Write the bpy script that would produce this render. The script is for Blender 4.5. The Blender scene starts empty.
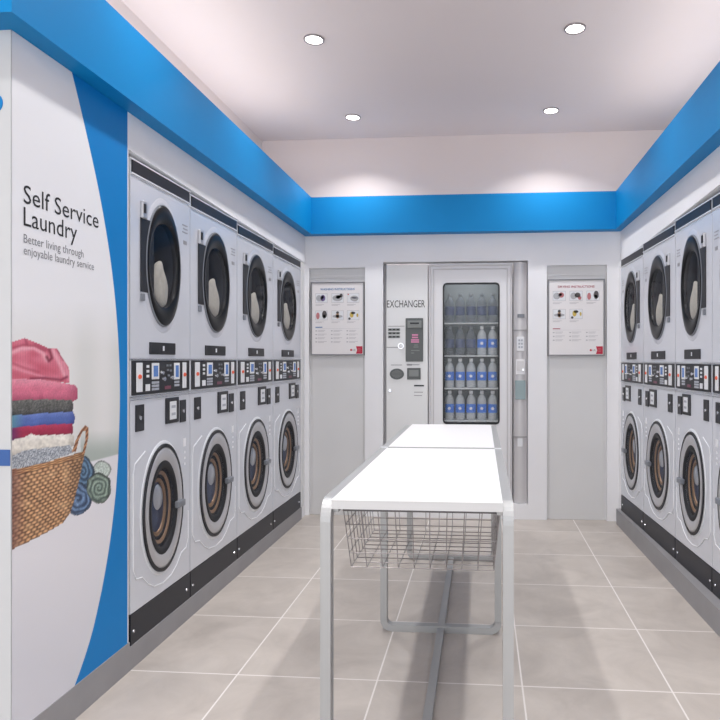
import bpy, math, random
from mathutils import Vector, noise
random.seed(4)
D = bpy.data; C = bpy.context.scene.collection; SC = bpy.context.scene
PI = math.pi

# ------------------------------------------------------------------ camera
F, YAW, CX, CY, H = 638.0, 0.080, 430.0, 360.0, 1.336
cd = D.cameras.new('camera'); cam = D.objects.new('camera', cd); C.objects.link(cam)
cam.location = (0, 0, H); cam.rotation_euler = (PI/2, 0, YAW)
cd.sensor_width = 36; cd.lens = F/720*36; cd.shift_x = (360-CX)/720; cd.shift_y = 0
cd.clip_start = 0.05
SC.camera = cam

# ------------------------------------------------------------------ world, exposure
w = D.worlds.new('world'); SC.world = w; w.use_nodes = True
w.node_tree.nodes['Background'].inputs[0].default_value = (0.965, 0.98, 1.0, 1)
w.node_tree.nodes['Background'].inputs[1].default_value = 1.7
SC.view_settings.view_transform = 'Standard'; SC.view_settings.look = 'None'
SC.view_settings.gamma = 1; SC.view_settings.use_curve_mapping = False
SC.view_settings.exposure = 0.58
DOWNLIGHT_W = 5.0
COVE_W = 1.7       # watts per metre

def area(name, loc, rot, sx, sy, power, col=(1, 1, 1), shape='RECTANGLE', spread=None):
    l = D.lights.new(name, 'AREA'); l.shape = shape; l.size = sx
    if shape == 'RECTANGLE': l.size_y = sy
    l.energy = power; l.color = col
    if spread: l.spread = spread
    o = D.objects.new(name, l); C.objects.link(o); o.location = loc; o.rotation_euler = rot
    return o
COVE_C = (1.0, 0.95, 0.93)
area('cove_light', (-1.66, 3.45, 2.63), (PI, 0, 0), 0.2, 2.9, COVE_W*2.9*1.35, COVE_C)
area('cove_light', (1.34, 3.45, 2.63), (PI, 0, 0), 0.2, 2.9, COVE_W*2.9*1.35, COVE_C)
area('cove_light', (-0.17, 5.39, 2.63), (PI, 0, 0), 2.9, 0.08, COVE_W*2.4*0.16, COVE_C)

# ------------------------------------------------------------------ helpers
def lin(c):
    c = c/255.0
    return c/12.92 if c <= 0.04045 else ((c+0.055)/1.055)**2.4
def rgb(r, g, b): return (lin(r), lin(g), lin(b), 1)
M = {}
def mat(name, col, rough=0.5, metal=0.0, spec=0.5, coat=0.0, emit=None, estr=0.0):
    m = D.materials.new(name); m.use_nodes = True
    b = m.node_tree.nodes['Principled BSDF']
    b.inputs['Base Color'].default_value = rgb(*col)
    b.inputs['Roughness'].default_value = rough; b.inputs['Metallic'].default_value = metal
    b.inputs['Specular IOR Level'].default_value = spec
    b.inputs['Coat Weight'].default_value = coat
    if emit:
        b.inputs['Emission Color'].default_value = rgb(*emit); b.inputs['Emission Strength'].default_value = estr
    M[name] = m
    return m
def speckle(m, scale, amount, detail=3, bump=0.0):
    nt = m.node_tree; b = nt.nodes['Principled BSDF']; col = tuple(b.inputs['Base Color'].default_value)
    tc = nt.nodes.new('ShaderNodeTexCoord'); n = nt.nodes.new('ShaderNodeTexNoise'); n.inputs['Scale'].default_value = scale
    n.inputs['Detail'].default_value = detail
    r = nt.nodes.new('ShaderNodeValToRGB')
    r.color_ramp.elements[0].position = 0.3; r.color_ramp.elements[1].position = 0.7
    r.color_ramp.elements[0].color = tuple(max(0, c*(1-amount)) for c in col[:3])+(1,)
    r.color_ramp.elements[1].color = tuple(min(1, c*(1+amount)) for c in col[:3])+(1,)
    nt.links.new(tc.outputs['Object'], n.inputs['Vector']); nt.links.new(n.outputs['Fac'], r.inputs[0])
    nt.links.new(r.outputs[0], b.inputs['Base Color'])
    if bump:
        bp = nt.nodes.new('ShaderNodeBump'); bp.inputs['Strength'].default_value = bump; bp.inputs['Distance'].default_value = 0.002
        nt.links.new(n.outputs['Fac'], bp.inputs['Height']); nt.links.new(bp.outputs[0], b.inputs['Normal'])
    return m
def see_through(name, col, alpha, rough=0.05):
    m = D.materials.new(name); m.use_nodes = True; nt = m.node_tree
    b = nt.nodes['Principled BSDF']; b.inputs['Base Color'].default_value = rgb(*col); b.inputs['Roughness'].default_value = rough
    t = nt.nodes.new('ShaderNodeBsdfTransparent'); mx = nt.nodes.new('ShaderNodeMixShader'); mx.inputs[0].default_value = alpha
    nt.links.new(t.outputs[0], mx.inputs[1]); nt.links.new(b.outputs[0], mx.inputs[2])
    nt.links.new(mx.outputs[0], nt.nodes['Material Output'].inputs[0])
    M[name] = m
    return m

speckle(mat('wall_white', (237, 237, 240), 0.6), 3, 0.015)
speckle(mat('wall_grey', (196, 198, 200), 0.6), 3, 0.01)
speckle(mat('ceiling_white', (230, 217, 212), 0.85), 2, 0.01)
speckle(mat('blue_paint', (0, 128, 192), 0.5, spec=0.25), 3, 0.02)
speckle(mat('blue_vinyl', (0, 124, 196), 0.45, spec=0.25), 3, 0.02)
speckle(mat('plinth_grey', (146, 145, 148), 0.5), 6, 0.05)
speckle(mat('panel_grey', (217, 217, 218), 0.5), 2, 0.02)
mat('shadow_gap', (70, 72, 76), 0.7)
speckle(mat('enamel', (216, 219, 227), 0.25, 0.2), 4, 0.02)
speckle(mat('enamel_light', (222, 225, 230), 0.3, 0.1), 4, 0.02)
mat('black_gloss', (8, 9, 13), 0.3, spec=0.3); mat('black_satin', (22, 24, 32), 0.4); mat('kick_black', (33, 35, 44), 0.45)
mat('rubber', (30, 31, 36), 0.6)
mat('chrome', (205, 207, 212), 0.2, 0.9); mat('silver_ring', (196, 196, 200), 0.28, 0.55)
mat('reflection_pale', (206, 210, 218), 0.3, 0.3); mat('blue_steel', (86, 96, 122), 0.35, 0.3); mat('brown_drum', (158, 128, 102), 0.35, 0.3); mat('dark_drum', (62, 66, 76), 0.5, 0.3)
mat('grey_plastic', (120, 124, 132), 0.4)
mat('white_plastic', (226, 228, 232), 0.35); mat('orange_dot', (236, 96, 60), 0.4)
mat('blue_screen', (92, 128, 188), 0.2, emit=(80, 120, 190), estr=0.08); mat('pale_blue', (150, 176, 206), 0.3)
mat('mauve', (116, 62, 82), 0.4)
mat('key_grey', (172, 176, 186), 0.4)
see_through('dryer_glass', (40, 44, 54), 0.28, 0.08); see_through('washer_glass', (40, 50, 72), 0.18, 0.06)
see_through('clear_glass', (150, 158, 162), 0.12, 0.03)
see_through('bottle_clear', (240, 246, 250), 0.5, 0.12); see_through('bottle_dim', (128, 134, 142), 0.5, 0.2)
speckle(mat('towel', (226, 222, 212), 0.9), 60, 0.05, bump=0.4)
speckle(mat('table_metal', (170, 171, 172), 0.4, 0.3), 5, 0.02)
mat('table_white', (240, 239, 240), 0.35); mat('table_edge', (198, 198, 199), 0.45)
mat('wire', (150, 146, 146), 0.3, 0.8); mat('wire_dark', (92, 90, 92), 0.4, 0.5)
mat('vend_white', (228, 228, 231), 0.4); mat('vend_grey', (206, 204, 206), 0.4, 0.2); mat('steel_panel', (212, 212, 213), 0.35, 0.25)
mat('dark_interior', (122, 125, 126), 0.7); mat('shelf_white', (226, 228, 230), 0.4)
mat('module_dark', (92, 96, 96), 0.45); mat('module_mid', (128, 132, 131), 0.45); mat('pink_print', (214, 140, 176), 0.5)
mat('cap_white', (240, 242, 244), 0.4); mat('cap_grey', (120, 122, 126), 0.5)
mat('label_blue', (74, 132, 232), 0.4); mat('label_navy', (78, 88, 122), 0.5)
mat('ink', (30, 30, 34), 0.6); mat('ink_grey', (142, 142, 146), 0.6); mat('ink_blue', (40, 110, 170), 0.6); mat('ink_red', (166, 52, 80), 0.6)
mat('line_grey', (186, 184, 188), 0.6); mat('paper', (232, 229, 230), 0.5); mat('frame_metal', (134, 134, 137), 0.35, 0.5)
mat('logo_red', (190, 30, 62), 0.5); mat('blob_violet', (120, 106, 150), 0.6); mat('blob_dark', (88, 84, 86), 0.6); mat('blob_grey', (176, 176, 180), 0.6)
mat('blob_yellow', (206, 180, 92), 0.6); mat('blob_skin', (214, 176, 150), 0.6); mat('blob_rose', (190, 120, 124), 0.6)
mat('glass_teal', (136, 156, 160), 0.2); mat('sign_blue', (52, 92, 156), 0.5)
mat('lamp_face', (255, 252, 248), 0.4, emit=(255, 250, 244), estr=6.0)
mat('trim_ring', (150, 142, 142), 0.4, 0.3)

# floor tiles, 0.6 m, light grout
m = D.materials.new('floor_tile'); m.use_nodes = True; M['floor_tile'] = m
nt = m.node_tree; N = nt.nodes; Lk = nt.links; b = N['Principled BSDF']
def mth(op, a, bb=None, c=None):
    n = N.new('ShaderNodeMath'); n.operation = op
    for i, v in enumerate((a, bb, c)):
        if v is None: continue
        if isinstance(v, (int, float)): n.inputs[i].default_value = v
        else: Lk.new(v, n.inputs[i])
    return n.outputs[0]
tc = N.new('ShaderNodeTexCoord'); sp = N.new('ShaderNodeSeparateXYZ'); Lk.new(tc.outputs['Object'], sp.inputs[0])
def cell(o, off):
    q = mth('DIVIDE', mth('SUBTRACT', o, off), 0.6)
    fr = mth('FRACT', q); fl = mth('FLOOR', q)
    dd = mth('MINIMUM', fr, mth('SUBTRACT', 1.0, fr))
    return dd, fl
dx, fx = cell(sp.outputs[0], 0.168-6.0); dy, fy = cell(sp.outputs[1], 0.235-6.0)
grout = mth('LESS_THAN', mth('MINIMUM', dx, dy), 0.0058)
cmb = N.new('ShaderNodeCombineXYZ'); Lk.new(fx, cmb.inputs[0]); Lk.new(fy, cmb.inputs[1])
wn = N.new('ShaderNodeTexWhiteNoise'); Lk.new(cmb.outputs[0], wn.inputs['Vector'])
vadd = N.new('ShaderNodeVectorMath'); vadd.operation = 'MULTIPLY_ADD'
Lk.new(wn.outputs['Color'], vadd.inputs[0]); vadd.inputs[1].default_value = (7, 7, 7); Lk.new(tc.outputs['Object'], vadd.inputs[2])
n1 = N.new('ShaderNodeTexNoise'); n1.inputs['Scale'].default_value = 3.2; n1.inputs['Detail'].default_value = 7; n1.inputs['Roughness'].default_value = 0.62; n1.inputs['Distortion'].default_value = 0.6
Lk.new(vadd.outputs[0], n1.inputs['Vector'])
rp = N.new('ShaderNodeValToRGB'); rp.color_ramp.elements[0].position = 0.28; rp.color_ramp.elements[1].position = 0.74
rp.color_ramp.elements[0].color = rgb(170, 162, 156); rp.color_ramp.elements[1].color = rgb(200, 192, 185)
Lk.new(n1.outputs['Fac'], rp.inputs[0])
mx = N.new('ShaderNodeMix'); mx.data_type = 'RGBA'; Lk.new(grout, mx.inputs['Factor']); Lk.new(rp.outputs[0], mx.inputs[6]); mx.inputs[7].default_value = rgb(226, 221, 218)
Lk.new(mx.outputs[2], b.inputs['Base Color'])
rr = mth('MULTIPLY_ADD', n1.outputs['Fac'], 0.2, 0.32); Lk.new(rr, b.inputs['Roughness'])
bp = N.new('ShaderNodeBump'); bp.inputs['Strength'].default_value = 0.25; bp.inputs['Distance'].default_value = 0.003
Lk.new(mth('SUBTRACT', 1.0, grout), bp.inputs['Height']); Lk.new(bp.outputs[0], b.inputs['Normal'])

def P(name, loc):
    return Vector(loc)
class MB:
    def __init__(s): s.v = []; s.f = []; s.mi = []; s.cur = 0
    def add(s, vs, fs):
        k = len(s.v); s.v += [tuple(p) for p in vs]
        for f in fs: s.f.append(tuple(i+k for i in f)); s.mi.append(s.cur)
        return s
    def box(s, x0, x1, y0, y1, z0, z1):
        v = [(x, y, z) for z in (z0, z1) for y in (y0, y1) for x in (x0, x1)]
        return s.add(v, [(0, 2, 3, 1), (4, 5, 7, 6), (0, 1, 5, 4), (2, 6, 7, 3), (0, 4, 6, 2), (1, 3, 7, 5)])
    def hexa(s, bottom, top):       # four bottom corners (ccw), four top corners
        return s.add(list(bottom)+list(top), [(3, 2, 1, 0), (4, 5, 6, 7), (0, 1, 5, 4), (1, 2, 6, 5), (2, 3, 7, 6), (3, 0, 4, 7)])
    def prism(s, pts, d):           # pts 3D outline, d extrusion vector
        n = len(pts); d = Vector(d)
        v = [Vector(p) for p in pts]+[Vector(p)+d for p in pts]
        return s.add(v, [tuple(range(n))[::-1], tuple(range(n, 2*n))]+[(i, (i+1) % n, n+(i+1) % n, n+i) for i in range(n)])
    def rings(s, cy, cz, prof, n=56, cap0=False, cap1=False):   # elliptical rings around the local x axis: (ra, rz, o)
        v = []
        for ra, rz, o in prof:
            for i in range(n):
                a = 2*PI*i/n; v.append((o, cy+ra*math.cos(a), cz+rz*math.sin(a)))
        f = []
        for k in range(len(prof)-1):
            for i in range(n):
                j = (i+1) % n; f.append((k*n+i, k*n+j, (k+1)*n+j, (k+1)*n+i))
        if cap0: f.append(tuple(range(n))[::-1])
        if cap1: f.append(tuple(range((len(prof)-1)*n, len(prof)*n)))
        return s.add(v, f)
    def lathe(s, c, prof, n=24, cap=True):    # around z: (r, z)
        v = [(c[0]+r*math.cos(2*PI*i/n), c[1]+r*math.sin(2*PI*i/n), c[2]+z) for r, z in prof for i in range(n)]
        f = []
        for k in range(len(prof)-1):
            for i in range(n):
                j = (i+1) % n; f.append((k*n+i, k*n+j, (k+1)*n+j, (k+1)*n+i))
        if cap: f += [tuple(range(n))[::-1], tuple(range((len(prof)-1)*n, len(prof)*n))]
        return s.add(v, f)
    def disc_y(s, c, rx, rz, y1, n=28):       # disc facing -y, thickness from c.y to y1
        v = [(c[0]+rx*math.cos(2*PI*i/n), y, c[2]+rz*math.sin(2*PI*i/n)) for y in (c[1], y1) for i in range(n)]
        return s.add(v, [tuple(range(n)), tuple(range(n, 2*n))[::-1]]+[(i, (i+1) % n, n+(i+1) % n, n+i) for i in range(n)])
    def tube(s, pts, r, n=6, closed=False):
        pts = [Vector(p) for p in pts]; v = []; k = len(pts)
        for i, p in enumerate(pts):
            a = pts[(i-1) % k] if (closed or i) else p; c = pts[(i+1) % k] if (closed or i < k-1) else p
            t = (c-a).normalized(); up = Vector((0, 0, 1)) if abs(t.z) < 0.95 else Vector((1, 0, 0))
            x = t.cross(up).normalized(); y = x.cross(t)
            v += [p+(x*math.cos(2*PI*j/n)+y*math.sin(2*PI*j/n))*r for j in range(n)]
        f = []
        for i in range(k if closed else k-1):
            for j in range(n):
                q = (i+1) % k; f.append((i*n+j, i*n+(j+1) % n, q*n+(j+1) % n, q*n+j))
        if not closed: f += [tuple(range(n))[::-1], tuple(range((k-1)*n, k*n))]
        return s.add(v, f)
    def sweep(s, pts, bn, hw, ht, closed=False):   # rectangular bar along pts; bn the fixed side direction
        pts = [Vector(p) for p in pts]; bn = Vector(bn).normalized(); v = []; k = len(pts)
        for i, p in enumerate(pts):
            a = pts[i-1] if (i or closed) else p; c = pts[(i+1) % k] if (i < k-1 or closed) else p
            t = (c-a).normalized(); nn = t.cross(bn).normalized()
            sc = 1.0
            v += [p+bn*hw+nn*ht, p-bn*hw+nn*ht, p-bn*hw-nn*ht, p+bn*hw-nn*ht]
        f = []
        for i in range(k if closed else k-1):
            q = (i+1) % k
            for j in range(4): f.append((i*4+j, i*4+(j+1) % 4, q*4+(j+1) % 4, q*4+j))
        if not closed: f += [(3, 2, 1, 0), tuple((k-1)*4+j for j in range(4))]
        return s.add(v, f)
    def plate_hole(s, o0, o1, y0, y1, z0, z1, cy, cz, ra, rz, n=64):   # a rectangular plate with an elliptical hole
        inner = []; outer = []
        for i in range(n):
            a = 2*PI*i/n+PI/n; ca, sa = math.cos(a), math.sin(a)
            inner.append((cy+ra*ca, cz+rz*sa))
            ts = []
            if ca > 1e-6: ts.append((y1-cy)/ca)
            if ca < -1e-6: ts.append((y0-cy)/ca)
            if sa > 1e-6: ts.append((z1-cz)/sa)
            if sa < -1e-6: ts.append((z0-cz)/sa)
            t = min(ts); outer.append([cy+t*ca, cz+t*sa])
        for cyy, czz in ((y0, z0), (y0, z1), (y1, z0), (y1, z1)):
            j = min(range(n), key=lambda i: (outer[i][0]-cyy)**2+(outer[i][1]-czz)**2); outer[j] = [cyy, czz]
        v = [(o1, p[0], p[1]) for p in inner]+[(o1, p[0], p[1]) for p in outer]+[(o0, p[0], p[1]) for p in inner]+[(o0, p[0], p[1]) for p in outer]
        f = []
        for i in range(n):
            j = (i+1) % n
            f += [(i, n+i, n+j, j), (2*n+i, 2*n+j, 3*n+j, 3*n+i), (i, j, 2*n+j, 2*n+i), (n+i, 3*n+i, 3*n+j, n+j)]
        return s.add(v, f)
    def build(s, name, ms, parent=None, bevel=0.0, smooth=False, world=True, segs=2):
        me = D.meshes.new(name)
        off = Vector((0, 0, 0))
        if parent is not None and world: off = root_loc(parent)
        me.from_pydata([tuple(Vector(p)-off) for p in s.v], [], s.f); me.update()
        if not isinstance(ms, (list, tuple)): ms = [ms]
        for x in ms: me.materials.append(M[x] if isinstance(x, str) else x)
        me.polygons.foreach_set('material_index', s.mi)
        if smooth:
            me.polygons.foreach_set('use_smooth', [True]*len(me.polygons)); me.set_sharp_from_angle(angle=math.radians(smooth if smooth is not True else 40))
        o = D.objects.new(name, me); C.objects.link(o)
        if parent is not None: o.parent = parent
        if bevel:
            bv = o.modifiers.new('bevel', 'BEVEL'); bv.width = bevel; bv.segments = segs; bv.limit_method = 'ANGLE'
        return o
def root_loc(o):
    l = Vector(o.location)
    while o.parent is not None: o = o.parent; l += Vector(o.location)
    return l
def thing(name, label, cat, loc=(0, 0, 0), group=None):
    o = D.objects.new(name, None); C.objects.link(o); o.location = loc; o.empty_display_size = 0.1
    o['label'] = label; o['category'] = cat
    if group: o['group'] = group
    return o
def tag(o, label, cat, group=None):
    o['label'] = label; o['category'] = cat
    if group: o['group'] = group
    return o
def struct(name, mb, m_, **k):
    o = mb.build(name, m_, **k); o['kind'] = 'structure'; return o
def copy_tree(o, parent=None):
    c = o.copy(); C.objects.link(c)
    if parent is not None: c.parent = parent; c.matrix_parent_inverse = o.matrix_parent_inverse.copy()
    for ch in [x for x in D.objects if x.parent is o]: copy_tree(ch, c)
    return c
def text_mesh(name, s, m_, parent, fn, width=None, height=None, tracking=1.0, thick=0.0, align='LEFT'):
    """fn maps text-plane (x, y) to a world point"""
    cu = D.curves.new(name, 'FONT'); cu.body = s; cu.size = 1.0; cu.space_character = tracking; cu.offset = thick
    cu.resolution_u = 3
    t = D.objects.new(name, cu); C.objects.link(t)
    dg = bpy.context.evaluated_depsgraph_get(); dg.update()
    me = D.meshes.new_from_object(t.evaluated_get(dg)); D.objects.remove(t)
    xs = [v.co.x for v in me.vertices]; x0, x1 = min(xs), max(xs)
    cap = 0.70
    sx = width/(x1-x0) if width else height/cap; sy = height/cap if height else sx
    off = root_loc(parent) if parent is not None else Vector((0, 0, 0))
    for v in me.vertices:
        x = (v.co.x-x0)*sx; y = v.co.y*sy
        if align == 'CENTER': x -= (x1-x0)*sx/2
        v.co = Vector(fn(x, y))-off
    me.materials.append(M[m_]); me.update()
    o = D.objects.new(name, me); C.objects.link(o)
    if parent is not None: o.parent = parent
    return o
# a pixel of the photograph carried onto a real plane of the room (used to take measurements)
cs, sn = math.cos(YAW), math.sin(YAW)
def ray(u, v):
    a = (u-CX)/F; b_ = -(v-CY)/F
    return Vector((cs*a-sn, sn*a+cs, b_))
def onX(u, v, X): r = ray(u, v); return Vector((0, 0, H))+r*(X/r.x)
def onY(u, v, Y): r = ray(u, v); return Vector((0, 0, H))+r*(Y/r.y)
def px(p):
    xr = cs*p[0]+sn*p[1]; d = -sn*p[0]+cs*p[1]
    return CX+F*xr/d, CY+F*(H-p[2])/d

# ------------------------------------------------------------------ the room
XL, YB, YR = -1.51, 5.39, 1.941      # left plane, back wall, left return wall
CZ = 3.27                            # ceiling
SZ0, SZ1 = 2.40, 2.71                # blue soffit
FY = -2.6
def xr_row(y): return 1.122+0.040*(5.25-y)      # fronts of the right-hand machines
def xr_wall(y): return 1.150+0.015*(5.39-y)
struct('floor', MB().box(-4.2, 2.1, FY, 6.6, -0.05, 0), 'floor_tile')
struct('ceiling', MB().box(-4.2, 2.1, FY, 6.6, CZ, CZ+0.06), 'ceiling_white')
# left: end wall that carries the graphic, header over the machines, filler, back of the machine bay, upper wall of the cove
mb = MB().box(-2.3, XL, YR+0.004, 2.628, 0, SZ0)
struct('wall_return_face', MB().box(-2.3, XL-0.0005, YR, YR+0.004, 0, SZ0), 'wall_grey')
hd = MB().hexa([(-2.3, 2.628, 2.242), (XL, 2.628, 2.242), (XL, YB, 2.170), (-2.3, YB, 2.170)], [(-2.3, 2.628, SZ0), (XL, 2.628, SZ0), (XL, YB, SZ0), (-2.3, YB, SZ0)])
mb.box(-2.3, XL, 5.262, YB+0.05, 0, 2.164)
mb.box(-2.36, -2.3, YR, YB+0.05, 0, SZ0)
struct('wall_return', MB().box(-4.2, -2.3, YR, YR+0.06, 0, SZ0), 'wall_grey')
mb.box(-4.26, -4.2, FY, YR+0.06, 0, CZ)
struct('wall_left', mb, 'wall_white'); struct('wall_left_header', hd, 'wall_white')
struct('wall_upper_left', MB().box(-1.99, -1.93, 1.6, 5.5, SZ0+0.2, CZ), 'ceiling_white')
hd = MB(); mb = MB()
hd.hexa([(xr_wall(YB), YB, 2.148), (xr_wall(1.2), 1.2, 2.268), (2.0, 1.2, 2.268), (2.0, YB, 2.148)],
        [(xr_wall(YB), YB, SZ0), (xr_wall(1.2), 1.2, SZ0), (2.0, 1.2, SZ0), (2.0, YB, SZ0)])
mb.box(1.135, 2.0, 5.262, YB+0.05, 0, 2.14)
mb.box(1.235, 2.0, FY, 1.2, 0, SZ0)
mb.box(2.0, 2.06, FY, YB+0.05, 0, CZ)
struct('wall_right', mb, 'wall_white'); struct('wall_right_header', hd, 'wall_white')
# back wall, built around two niches and the vending bay
def wx(u, v=360): return onY(u, v, YB).x
NL0, NL1, NR0, NR1, NZ = -1.477, -0.989, 0.548, 1.040, 2.126
BX0, BX1, BZ0, BZ1 = -0.834, 0.391, 0.127, 2.170
YT = YB+0.9
mb = MB()
for a, b_, z0, z1 in ((-2.3, NL0, 0, SZ0), (NL0, NL1, NZ, SZ0), (NL1, BX0, 0, SZ0), (BX0, BX1, 0, BZ0), (BX0, BX1, BZ1, SZ0), (BX1, NR0, 0, SZ0), (NR0, NR1, NZ, SZ0), (NR1, 2.0, 0, SZ0)):
    mb.box(a, b_, YB, YB+0.12, z0, z1)
mb.box(BX0-0.1, BX0, YB+0.12, YT, 0, SZ0); mb.box(BX1, BX1+0.1, YB+0.12, YT, 0, SZ0); mb.box(BX0-0.1, BX1+0.1, YT, YT+0.06, 0, SZ0)
struct('wall_back', mb, 'wall_white')
struct('wall_upper_back', MB().box(-2.0, 2.0, 5.50, 5.56, SZ0, CZ), 'ceiling_white')
for i, (a, b_) in enumerate(((NL0, NL1), (NR0, NR1))):
    mb = MB().box(a, b_, YB+0.035, YB+0.055, 0, NZ)
    mb.box(a+0.02, b_-0.02, YB+0.027, YB+0.035, 0.0, NZ-0.012-0.10); mb.box(a, b_, YB+0.028, YB+0.035, NZ-0.085, NZ-0.06)
    struct('door_%d' % (i+1), mb, 'panel_grey', bevel=0.003)
# blue soffit around the room, with a lip that hides the cove lights
SX0, SX1, SY = -1.430, 1.092, 5.290
LIP, LED = 0.022, 2.60
mb = MB()
mb.box(-1.93, SX0-LIP, YR-0.10+LIP, 5.5, SZ0, LED); mb.box(SX0-LIP, SX0, YR-0.10, SY+LIP, SZ0, SZ1)
mb.box(SX0-LIP, SX1+LIP, SY+LIP, 5.5, SZ0, LED); mb.box(SX0, SX1, SY, SY+LIP, SZ0, SZ1)
mb.box(SX1+LIP, 2.0, FY, 5.5, SZ0, LED); mb.box(SX1, SX1+LIP, FY, SY+LIP, SZ0, SZ1)
mb.box(-4.2, SX0-LIP, YR-0.10, YR-0.10+LIP, SZ0, SZ1); mb.box(-4.2, -1.93, YR-0.10+LIP, YR+0.3, SZ0, LED)
struct('trim_1', mb, 'blue_paint')
# plinths
struct('baseboard_left', MB().box(-2.25, XL+0.006, YR, 5.262, 0.0, 0.1), 'plinth_grey')
struct('trim_2', MB().box(XL, XL+0.006, YR, 2.628, 0.1, 0.124), 'plinth_grey')
mb = MB()
def xr_pl(y): return 1.098+0.023*(5.25-y)
mb.hexa([(xr_pl(5.3), 5.3, 0), (xr_pl(1.2), 1.2, 0), (1.95, 1.2, 0), (1.95, 5.3, 0)], [(xr_pl(5.3), 5.3, 0.128), (xr_pl(1.2), 1.2, 0.128), (1.95, 1.2, 0.128), (1.95, 5.3, 0.128)])
struct('baseboard_right', mb, 'plinth_grey')
# slim grey post beside the last left machine
struct('trim_3', MB().box(XL-0.02, XL+0.012, 5.275, 5.30, 0.1, 2.165), 'panel_grey', bevel=0.003)

# ------------------------------------------------------------------ washing machines and dryers
W_ = 0.69
def zz(z): return z-0.1
def zd(z): return z-1.34
def make_dryer():
    t = thing('tumble_dryer', '', 'dryer')
    k = dict(world=False)
    cy, cz = 0.346, zd(1.783)
    mb = MB().plate_hole(-0.02, 0, 0.004, 0.686, zd(1.345), zd(2.135), cy, cz, 0.174, 0.212)
    mb.box(-0.66, -0.02, 0.004, 0.012, zd(1.345), zd(2.135)); mb.box(-0.66, -0.02, 0.678, 0.686, zd(1.345), zd(2.135))
    mb.box(-0.66, -0.02, 0.012, 0.678, zd(1.345), zd(1.353)); mb.box(-0.66, -0.02, 0.012, 0.678, zd(2.127), zd(2.135)); mb.box(-0.66, -0.65, 0.012, 0.678, zd(1.353), zd(2.127))
    mb.build('body', 'enamel', t, **k)
    MB().rings(cy, cz, [(0.178, 0.215, -0.0205), (0.178, 0.215, -0.42), (0.02, 0.02, -0.42)], cap1=True).build('drum', 'dark_drum', t, smooth=True, **k)
    # pressed ring around the door
    MB().rings(cy, cz, [(0.222, 0.320, 0.0), (0.216, 0.314, 0.002), (0.199, 0.290, 0.002)]).build('door_surround', 'enamel', t, smooth=True, **k)
    d = MB().rings(cy, cz, [(0.197, 0.286, 0.002), (0.195, 0.283, 0.008), (0.190, 0.272, 0.012), (0.180, 0.240, 0.013), (0.170, 0.212, 0.010), (0.165, 0.200, 0.006), (0.164, 0.198, -0.018)]).build('door', 'black_gloss', t, smooth=60, **k)
    MB().rings(cy, cz, [(0.201, 0.290, 0.001), (0.199, 0.288, 0.009), (0.195, 0.283, 0.010)]).build('door_rim', 'grey_plastic', d, smooth=True, **k)
    MB().rings(cy, cz, [(0.165, 0.199, 0.005), (0.11, 0.135, 0.009), (0.05, 0.07, 0.011), (0.004, 0.005, 0.0115)], cap1=True).build('door_glass', 'dryer_glass', d, smooth=True, **k)
    MB().box(0, 0.006, 0.098, 0.235, zd(1.640), zd(1.972)).build('hinge_plate', 'black_satin', t, bevel=0.003, **k)
    l = MB().box(0, 0.016, 0.098, 0.146, zd(1.968), zd(2.045)).build('latch', 'silver_ring', t, bevel=0.004, **k)
    MB().box(0.016, 0.021, 0.100, 0.118, zd(1.99), zd(2.03)).build('latch_bracket', 'rubber', l, **k)
    MB().box(0, 0.010, 0.100, 0.132, zd(1.600), zd(1.632)).build('hinge_foot', 'grey_plastic', t, bevel=0.003, **k)
    p = MB().box(0, 0.005, 0.192, 0.489, zd(1.362), zd(1.418)).build('nameplate', 'black_satin', t, bevel=0.002, **k)
    MB().box(0.005, 0.006, 0.334, 0.352, zd(1.380), zd(1.402)).build('plate_mark', 'white_plastic', p, **k)
    mk = MB()
    for q in range(3): mk.box(0, 0.001, 0.585+0.012*(q % 2), 0.655, zd(2.02-0.018*q), zd(2.026-0.018*q))
    mk.build('printed_notice', 'ink_grey', t, **k); mk = MB().box(0, 0.001, 0.60, 0.645, zd(1.925), zd(1.945))
    mk.build('printed_mark', 'ink_grey', t, **k)
    MB().box(-0.6, -0.002, 0.006, 0.684, zd(2.136), zd(2.215)).box(-0.002, 0.006, 0.006, 0.684, zd(2.205), zd(2.211)).box(-0.002, 0.006, 0.006, 0.684, zd(2.144), zd(2.150)).build('top_cover', 'enamel_light', t, **k)
    MB().box(-0.002, 0.004, 0.016, 0.674, zd(2.150), zd(2.205)).build('top_strip', 'black_satin', t, **k)
    return t
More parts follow.
